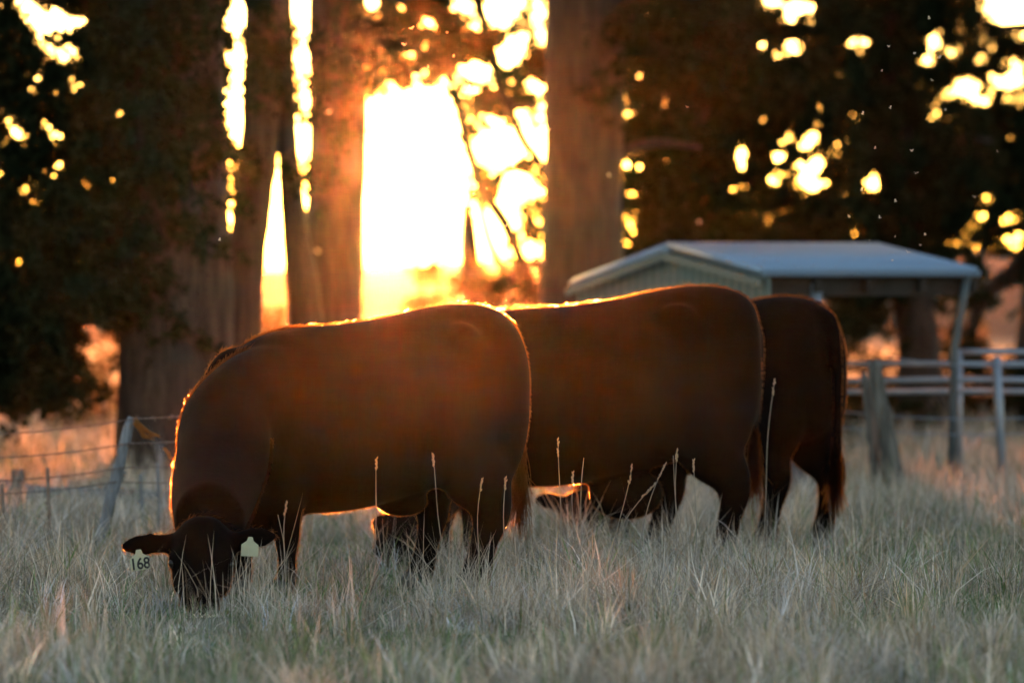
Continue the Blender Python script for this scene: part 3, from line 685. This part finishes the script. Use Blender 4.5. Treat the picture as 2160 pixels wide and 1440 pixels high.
    pos3 = np.stack([Pn - Nn * .002, p1, p2], 1).reshape(-1, 3).astype(np.float32)
    # tail switch: long strands from the end of the tail
    te = np.array(tail[-1][:3]) * sc; ns = 500
    st = te + rng.normal(0, .012, (ns, 3)) + np.array([0, 0, 1]) * rng.uniform(0, .22, ns)[:, None]
    ll = rng.uniform(.10, .30, ns)[:, None]; dd = np.array([0, 0, -1]) + rng.normal(0, .10, (ns, 3))
    sw = np.stack([st, st + dd * ll * .5 + rng.normal(0, .008, (ns, 3)), st + dd * ll + rng.normal(0, .02, (ns, 3))], 1).reshape(-1, 3).astype(np.float32)
    def hairs(name, pts, r, mt):
        hc = bpy.data.hair_curves.new(name); nn = len(pts) // 3
        hc.add_curves([3] * nn); hc.position_data.foreach_set('vector', pts.ravel())
        ra = hc.attributes.get('radius') or hc.attributes.new('radius', 'FLOAT', 'POINT')
        ra.data.foreach_set('value', np.tile(np.array(r, np.float32), nn)); hc.materials.append(mt)
        return link(bpy.data.objects.new(name, hc), root)
    hairs('coat', pos3, [.0009, .0008, .0002], M_hair)
    hairs('tail_switch', sw, [.0018, .0014, .0004], M_hair)
    # eyes, hooves
    for s in (1, -1):
        bm = bmesh.new(); bmesh.ops.create_uvsphere(bm, u_segments=16, v_segments=10, radius=.021 * k)
        c = poll + ax * .40 * HL + side * s * .124 * k + fr * .035 * k
        mesh_obj('eye', [v.co + c for v in bm.verts], [tuple(v.index for v in f.verts) for f in bm.faces], M_eye, root, True); bm.free()
    for h in hooves:
        mb = MB(); c = Vector((h[0] + .015, h[1], 0)) * sc
        for s in (1, -1):
            mb.tube([c + Vector((0, s * .024, .085)) * sc, c + Vector((.015, s * .026, .04)) * sc, c + Vector((.025, s * .028, -.01)) * sc], [(.028 * sc, .042 * sc), (.032 * sc, .052 * sc), (.034 * sc, .060 * sc)], 10, up=(1, 0, 0))
        mb.build('hoof', M_hoof, root, True)
    # ear tags
    for (s, tcw, w, h, rotz, num) in tag_side:
        c = Vector(tcw)
        t = empty('ear_tag', (0, 0, 0)); t.parent = root
        t.matrix_local = Mi @ (Matrix.Translation(c) @ Matrix.Rotation(rotz, 4, 'Y'))
        bm = bmesh.new()
        pts = [(-w / 2, -h / 2), (w / 2, -h / 2), (w / 2, h * .22), (w * .20, h * .46), (w * .12, h * .72), (-w * .12, h * .72), (-w * .20, h * .46), (-w / 2, h * .22)]
        q = [bm.verts.new((x, -.0015, z)) for x, z in pts]; fce = bm.faces.new(q)
        ex = bmesh.ops.extrude_face_region(bm, geom=[fce]); bmesh.ops.translate(bm, vec=(0, .003, 0), verts=[v for v in ex['geom'] if isinstance(v, bmesh.types.BMVert)])
        bmesh.ops.recalc_face_normals(bm, faces=bm.faces); me2 = bpy.data.meshes.new('tag_plate'); bm.to_mesh(me2); bm.free(); me2.materials.append(M_tag)
        po = link(bpy.data.objects.new('tag_plate', me2), t)
        bvm = po.modifiers.new('b', 'BEVEL'); bvm.width = .003; bvm.segments = 2; bvm.limit_method = 'ANGLE'
        if num:
            cu = bpy.data.curves.new('tag_number', 'FONT'); cu.body = num; cu.align_x = 'CENTER'; cu.align_y = 'CENTER'; cu.size = .070; cu.offset = .0014; cu.extrude = .0006; cu.space_character = .98
            tt = bpy.data.objects.new('tmp_text', cu); COL.objects.link(tt); bpy.context.view_layer.update()
            mt_ = bpy.data.meshes.new_from_object(tt.evaluated_get(bpy.context.evaluated_depsgraph_get())); bpy.data.objects.remove(tt); bpy.data.curves.remove(cu)
            mt_.materials.clear(); mt_.materials.append(M_ink); to = link(bpy.data.objects.new('tag_number', mt_), t)
            to.location = (0, -.0030, -h * .14); to.rotation_euler = (R(90), 0, 0); to.scale = (.86, 1, 1)
    return root

def fleg(x, y, fx=None, fz=0, bend=0):
    fx = x if fx is None else fx
    return [(x + .03, y * .85, .98, .16, .10), (x + .01, y, .76, .14, .095), (x, y, .60, .115, .085), (x + (fx - x) * .4, y, .46, .088, .070), (x + (fx - x) * .6, y, .34, .066, .062), (x + (fx - x) * .7, y, .28, .064, .060), (x + (fx - x) * .85, y, .19, .045, .043), (fx, y, .11, .050, .048), (fx + .02, y, .04, .058, .054)]
def hleg(x, y, fx=0, w=1.2):
    q = [(x + .02, y * .8, 1.12, .20, .10), (x + .05, y, .90, .21, .13), (x + .08, y, .72, .18, .125), (x + .03, y, .58, .135, .10), (x - .06 + fx * .4, y, .45, .092, .072), (x - .08 + fx * .6, y, .36, .070, .056), (x - .05 + fx * .9, y, .24, .050, .046), (x - .02 + fx, y, .12, .054, .050), (x + .01 + fx, y, .04, .062, .056)]
    return [(a, b, c, d * (w if c < .6 else 1), e * (w if c < .6 else 1)) for a, b, c, d, e in q]

# nearest cow: quarter turned towards the camera, head on to it
Y1 = R(180 + 33)
cow('nearest black cow, head down facing the camera with a number tag in its ear', Vector((-.76, 27.0, 0)), Y1, 1.0,
    [fleg(.46, .17), fleg(.50, -.17), hleg(-.60, .20, .04, 1.4), hleg(-.50, -.20, .0)],
    [(P(720, 830, 27.1), .12, .16), (P(572, 835, 26.7), .215, .26), (P(484, 895, 26.4), .215, .26), (P(470, 965, 26.1), .215, .235), (P(452, 1040, 25.75), .195, .21), (P(442, 1100, 25.3), .16, .17)],
    (P(430, 1118, 25.05), P(418, 1318, 24.80), (1, .03, .03), (0, -.7, .6)),
    [(1, P(588, 1128, 25.0)), (-1, P(250, 1154, 25.05))],
    [(-.86, 0, 1.24, .05), (-.925, .0, 1.16, .036), (-.945, .01, .98, .028), (-.94, .02, .78, .024), (-.93, .03, .60, .022), (-.93, .03, .50, .018)],
    hair_n=110000,
    tag_side=[(-1, P(295, 1184, 24.99), .086, .074, R(-7), '168'), (1, P(527, 1156, 24.99), .076, .070, R(3), None)],
    body_extra=[((-.28, 0, .44), (.14, .10, .07)), ((.50, 0, .52), (.28, .20, .21))])
# middle cow: nearly broadside, front half hidden behind the nearest one
cow('middle black cow seen side on, its front half hidden behind the nearest cow', Vector((.35, 30.3, 0)), R(180 + 6), 1.08,
    [fleg(.52, .18, .55), fleg(.60, -.18, .66), hleg(-.66, .20, -.02), hleg(-.40, -.20, .0)],
    [(P(1010, 880, 30.1), .24, .36), (P(960, 930, 30.05), .22, .30), (P(900, 1030, 29.8), .17, .22), (P(862, 1100, 29.6), .13, .14)],
    (P(855, 1108, 29.5), P(838, 1245, 29.1), (.93, .36, 0), (0, 0, 1), 0),
    [(1, P(925, 1098, 29.8)), (-1, P(785, 1104, 29.3))],
    [(-.84, 0, 1.24, .05), (-.895, .02, 1.14, .034), (-.905, .03, .98, .026), (-.89, .04, .78, .022), (-.875, .05, .60, .018), (-.87, .05, .50, .014)],
    body_extra=[((-.24, 0, .36), (.19, .13, .13))])
# far cow: rump turned half towards the camera
cow('farthest black cow, rump and tail turned towards the camera at the right', Vector((1.06, 33.0, 0)), R(180 - 38), 1.05,
    [fleg(.50, .17, .53), fleg(.58, -.17, .62), hleg(-.60, .18), hleg(-.70, -.18, -.02)],
    [(P(1330, 900, 33.5), .24, .34), (P(1305, 970, 33.5), .22, .28), (P(1275, 1035, 33.3), .18, .19), (P(1250, 1072, 33.2), .14, .15)],
    (P(1238, 1062, 33.1), P(1228, 1190, 32.7), (.95, .2, .02), (0, 0, 1), 0),
    [(1, P(1330, 1050, 33.2)), (-1, P(1124, 1052, 33.0))],
    [(-.84, 0, 1.28, .06), (-.915, 0, 1.24, .045), (-.955, .0, 1.05, .036), (-.96, .0, .80, .030), (-.955, .0, .58, .032), (-.95, .0, .42, .024)])

# ------------------------------------------------------------------ grass
STRAW = np.array([(.56, .475, .405), (.43, .35, .275), (.68, .59, .52), (.30, .22, .15)])
GREEN = np.array([(.10, .17, .05), (.13, .21, .065), (.16, .21, .09)])
def patch(x, y):
    return np.sin(x * 1.7 + .6 * np.sin(y * 1.1)) + np.sin(y * 1.3 + 1.7 * np.sin(x * .8 + 2)) + .8 * np.sin(x * 4.1 + y * 3.3) + .6 * np.sin(x * 7.3 - y * 5.1 + 1)

def blades(name, x, y, h, w, lean, azi, col, segs=(0, .4, .75, 1)):
    N = len(x); z0 = gz(x, y) - .01
    dx, dy = np.cos(azi), np.sin(azi); sx = -np.sin(azi + rng.normal(0, .9, N)); sy = np.cos(azi + rng.normal(0, .9, N))
    kx = rng.normal(0, .38, N) * (rng.random(N) < .45); ky = rng.normal(0, .38, N) * (kx != 0); rows = []
    for t, k in zip(segs, (1, .85, .55, 0)):
        hx = lean * t ** 1.8 * h; hz = h * t * (1 - .35 * np.clip(lean, 0, 1) * t)
        cx = x + dx * hx + kx * h * max(0, t - .35); cy = y + dy * hx + ky * h * max(0, t - .35); cz = z0 + hz
        if k == 0: rows.append(np.stack([cx, cy, cz], -1)[:, None])
        else: rows.append(np.stack([np.stack([cx - sx * w * k / 2, cy - sy * w * k / 2, cz], -1), np.stack([cx + sx * w * k / 2, cy + sy * w * k / 2, cz], -1)], 1))
    V = np.concatenate(rows, 1).reshape(-1, 3); q = np.arange(N) * 7
    Q = np.concatenate([np.stack([q, q + 1, q + 3, q + 2], -1), np.stack([q + 2, q + 3, q + 5, q + 4], -1)]); T = np.stack([q + 4, q + 5, q + 6], -1)
    return V, T, Q, np.repeat(col, 7, 0)

def grass():
    Vs, Ts, Qs, Cs = [], [], [], []; n0 = 0
    def put(r):
        nonlocal n0
        V, T, Q, C = r; Vs.append(V); Ts.append(T + n0); Qs.append(Q + n0); Cs.append(C); n0 += len(V)
    def cols(N, gfrac):
        g = rng.random(N) < gfrac
        c = STRAW[rng.choice(4, N, p=[.4, .25, .2, .15])]; c[g] = GREEN[rng.choice(3, g.sum())]
        return c * rng.uniform(.75, 1.2, N)[:, None]
    def zone(y0, y1, half0, half1, tus, per, hmul, wmul):
        # tussocks
        ty = rng.uniform(y0, y1, tus); tx = rng.uniform(-1, 1, tus) * (half0 + (half1 - half0) * (ty - y0) / (y1 - y0))
        pt = patch(tx, ty); keep = rng.random(tus) < np.clip(.52 + .30 * pt, .10, 1); tx, ty, pt = tx[keep], ty[keep], pt[keep]
        nb = rng.integers(int(per * .5), int(per * 1.5), len(tx)); r = np.repeat(np.arange(len(tx)), nb); N = len(r)
        sz = rng.uniform(.03, .09, len(tx))[r]; an = rng.uniform(0, 2 * np.pi, N); rd = np.sqrt(rng.random(N)) * sz
        x = tx[r] + np.cos(an) * rd; y = ty[r] + np.sin(an) * rd
        graze = 1 - .68 * np.exp(-((tx + 1.36) / .30) ** 2 - ((ty - 24.0) / 1.2) ** 2)
        th = ((rng.gamma(1.7, .058, len(tx)) + .045 * np.clip(pt, -.8, 2) + .02).clip(.03, .34) * graze)[r]
        tc = (rng.lognormal(-.04, .36, len(tx))[:, None] * np.array([1, .96, .90]) ** rng.normal(.2, 1.8, len(tx))[:, None])[r]
        h = th * rng.uniform(.5, 1.25, N) * hmul; w = rng.uniform(.0020, .0052, N) * wmul * np.where(rng.random(len(tx)) < .3, 1.6, 1)[r]
        gf = np.clip(.20 - .16 * pt[r] + .22 * np.clip((tx[r] - 1.1) / 1.2, 0, 1) * (ty[r] < 31) + .14 * (ty[r] < 22) + .05, .03, .85)
        put(blades('g', x, y, h, w, rng.gamma(1.6, .36, N), an + rng.normal(0, .9, N), cols(N, gf) * tc))
        # short green sward between
        N = int(tus * per * .30); y = rng.uniform(y0, y1, N); x = rng.uniform(-1, 1, N) * (half0 + (half1 - half0) * (y - y0) / (y1 - y0))
        h = rng.uniform(.03, .10, N) * hmul; put(blades('g', x, y, h, rng.uniform(.002, .0045, N) * wmul, rng.gamma(2, .3, N), rng.uniform(0, 6.28, N), cols(N, .55)))
    zone(17.5, 24, 2.2, 2.7, 3400, 22, 1.0, 1.1)
    zone(24, 30, 2.7, 3.3, 4200, 22, 1.0, 1.0)
    zone(30, 42, 3.3, 4.6, 4200, 18, 1.25, 1.5)
    zone(42, 70, 4.8, 8.0, 4200, 16, 1.5, 2.4)
    zone(70, 130, 10, 18, 2500, 12, 2.0, 6)
    # tall thin culms
    N = 3200; y = rng.uniform(18.5, 46, N); x = rng.uniform(-1, 1, N) * y * .10
    h = rng.uniform(.2, .42, N) * np.where(rng.random(N) < .15, 1.25, 1); put(blades('g', x, y, h, rng.uniform(.002, .0032, N), rng.gamma(2, .12, N), rng.uniform(0, 6.28, N), cols(N, .03)))
    N = 620; y = rng.normal(25.7, .8, N); x = rng.choice([-.1, .15, .35, .55, .75, -1.2, -.3], N) + rng.normal(0, .10, N)
    put(blades('g', x, y, rng.uniform(.18, .40, N), rng.uniform(.0028, .0045, N), rng.gamma(2, .13, N), rng.uniform(0, 6.28, N), np.array([(.62, .52, .44)]) * rng.uniform(.7, 1.15, N)[:, None]))
    # taller ungrazed fringe in front of the far fence at the right
    N = 9000; y = rng.uniform(37, 50, N); x = rng.uniform(2.2, 6.0, N); h = rng.uniform(.15, .42, N)
    put(blades('g', x, y, h, rng.uniform(.004, .007, N), rng.gamma(2, .15, N), rng.uniform(0, 6.28, N), cols(N, .06)))
    N = 5000; y = rng.uniform(31, 40, N); x = rng.uniform(-4.2, -2.0, N); h = rng.uniform(.07, .24, N)
    put(blades('g', x, y, h, rng.uniform(.003, .006, N), rng.gamma(2, .15, N), rng.uniform(0, 6.28, N), cols(N, .06)))
    o = fast_mesh('grass', np.vstack(Vs), np.vstack(Ts), M_grass, None, np.vstack(Cs), np.vstack(Qs)); tag(o, kind='stuff')
    print('grass verts', n0)
grass()

# tall seed stalks that stand out one by one
STALKS = [(800, 968, 798, 1190, 25.4, 'tall seed stalk before the belly of the nearest cow', 1), (910, 960, 945, 1180, 25.3, 'tall seed stalk leaning left below the flank of the nearest cow', 1),
          (1022, 1012, 1018, 1200, 25.6, 'short-headed stalk left of the nearest cow hind leg', 1), (1066, 1010, 1062, 1200, 25.5, 'seed stalk in front of the nearest cow tail', 1),
          (1172, 928, 1170, 1230, 25.6, 'tallest dark seed stalk just right of the nearest cow tail', 2), (1216, 998, 1232, 1215, 25.7, 'slim seed stalk under the middle cow belly', 1),
          (1332, 984, 1260, 1220, 25.6, 'seed stalk leaning right across the middle cow belly', 2), (1402, 980, 1340, 1230, 25.8, 'arched drooping seed stalk beneath the middle cow', 3),
          (1380, 1022, 1270, 1210, 25.7, 'low arched seed stalk below the drooping one', 3), (1430, 950, 1428, 1180, 25.6, 'straight seed stalk before the middle cow stifle', 1),
          (1638, 802, 1612, 1010, 29.2, 'seed stalk between the rumps of the middle and farthest cow', 2), (1455, 972, 1450, 1160, 25.8, 'branched seed stalk right of the straight one', 1),
          (607, 1062, 606, 1180, 24.3, 'blurred seed stalk in front of the nearest cow foreleg', 1), (195, 1115, 175, 1290, 25.6, 'fine seed stalk left of the tagged ear', 1),
          (1425, 960, 1475, 1120, 25.7, 'bare stalk crossing the straight seed stalk', 0), (1235, 965, 1225, 1180, 25.8, 'bare upright stalk beside the slim seed stalk', 0), (1082, 1090, 1100, 1300, 25.2, 'bare stalk beside the tail tip of the nearest cow', 0),
          (460, 1090, 480, 1300, 25.2, 'bare stalk in front of the nearest cow forehead', 0), (580, 1085, 590, 1290, 25.3, 'bare straight stalk by the nearest cow foreleg', 0), (490, 1150, 478, 1300, 25.2, 'bare stalk beside the nearest cow cheek', 0)]
M_stalk = leaf_mat('dry_stalk', (.34, .29, .26), .35, gloss=.05)
M_seed = leaf_mat('seed_husk', (.42, .36, .30), .5, (.6, .42, .25))
for (xt, yt, xb, yb, D, lab, kind) in STALKS:
    b = P(xb, yb, D); b.z = float(gz(b.x, b.y)) - .01; t = P(xt, yt, D)
    root = empty('grass_stalk', (b.x, b.y, b.z)); tag(root, lab, 'grass stalk', 'tall dry stalks standing out of the grass')
    bw = random.uniform(-.03, .035)
    rows = []
    for q in np.linspace(0, 1, 12):
        p = b.lerp(t, q) - root.location
        if kind == 3: p.z += .10 * math.sin(q * math.pi) * (t.z - b.z); p.x -= .22 * math.sin(q * math.pi) * (t.x - b.x)
        else: p.x += bw * math.sin(q * 2.6) + .004 * math.sin(q * 9 + xt)
        rows.append(p)
    mb = MB(); mb.tube(rows, [.0027 - .0014 * i / 11 for i in range(12)], 5)
    mb.build('culm', M_stalk, root)
    if kind:
        mb = MB(); L = .055 if kind == 1 else .085; e = rows[-1]; d = (rows[-1] - rows[-2]).normalized()
        for i in range(14):
            f = i / 14 + random.uniform(-.02, .02)
            if kind == 2 and .35 < f < .55: continue
            c = e - d * (L * f) + Vector((random.uniform(-1, 1), random.uniform(-1, 1), 0)) * .0025
            dd = (d + Vector((random.uniform(-.4, .4), random.uniform(-.4, .4), 0))).normalized()
            mb.tube([c, c + dd * .007, c + dd * .015], [.001, .0036, .0005], 5)
        mb.build('seed_head', M_seed, root)

# ------------------------------------------------------------------ midges drifting in the light
M_midge = leaf_mat('midge_wing', (.8, .75, .65), .7, (.9, .8, .6), gloss=.1)
def midges():
    src = empty('midge', (0, 0, 0)); mb = MB()
    mb.tube([(-.003, 0, 0), (0, 0, 0), (.0035, 0, -.0005)], [.0005, .0011, .0004], 6)
    o = mb.build('insect_body', M_midge, src)
    mb = MB(); mb.add([(0, 0, .0008), (-.002, .004, .003), (.001, .007, .004), (.002, .003, .002)], [(0, 1, 2, 3)]); mb.add([(0, 0, .0008), (-.002, -.004, .003), (.001, -.007, .004), (.002, -.003, .002)], [(3, 2, 1, 0)])
    w = mb.build('wing', M_midge, src)
    spots = []
    for k in range(62):
        if k < 26: px, py = random.gauss(980, 90), random.uniform(20, 560)
        elif k < 54: px, py = random.gauss(1850, 130), random.uniform(20, 560)
        else: px, py = random.uniform(100, 1500), random.uniform(150, 900)
        spots.append((px, py, random.uniform(24.2, 28.5) if k < 56 else random.uniform(16, 20)))
    for k, (px, py, D) in enumerate(spots):
        if k == 0: r = src
        else:
            r = src.copy(); COL.objects.link(r)
            for ch in (o, w):
                c = ch.copy(); COL.objects.link(c); c.parent = r
        r.scale = [random.uniform(1.2, 2.2)] * 3; r.location = P(px, min(py, 620), D); r.rotation_euler = (random.uniform(-.6, .6), random.uniform(-.6, .6), random.uniform(0, 6.28))
        tag(r, 'tiny pale midge hovering in the air above the grazing cattle', 'insect', 'midges hovering in the evening light')
midges()

# ------------------------------------------------------------------ haze: dusty evening air
def haze():
    mb = MB(); mb.box((0, 980, 8.6), (4000, 2160, 20)); m = bpy.data.materials.new('haze_air'); m.use_nodes = True
    n = m.node_tree.nodes; l = m.node_tree.links; n.clear()
    o = n.new('ShaderNodeOutputMaterial'); v = n.new('ShaderNodeVolumePrincipled')
    v.inputs['Color'].default_value = (.70, .46, .34, 1); v.inputs['Density'].default_value = HAZE; v.inputs['Anisotropy'].default_value = HAZE_G
    l.new(v.outputs[0], o.inputs['Volume'])
    h = mb.build('haze', m); tag(h, kind='stuff')
HAZE, HAZE_G = .0000072, .981
haze()
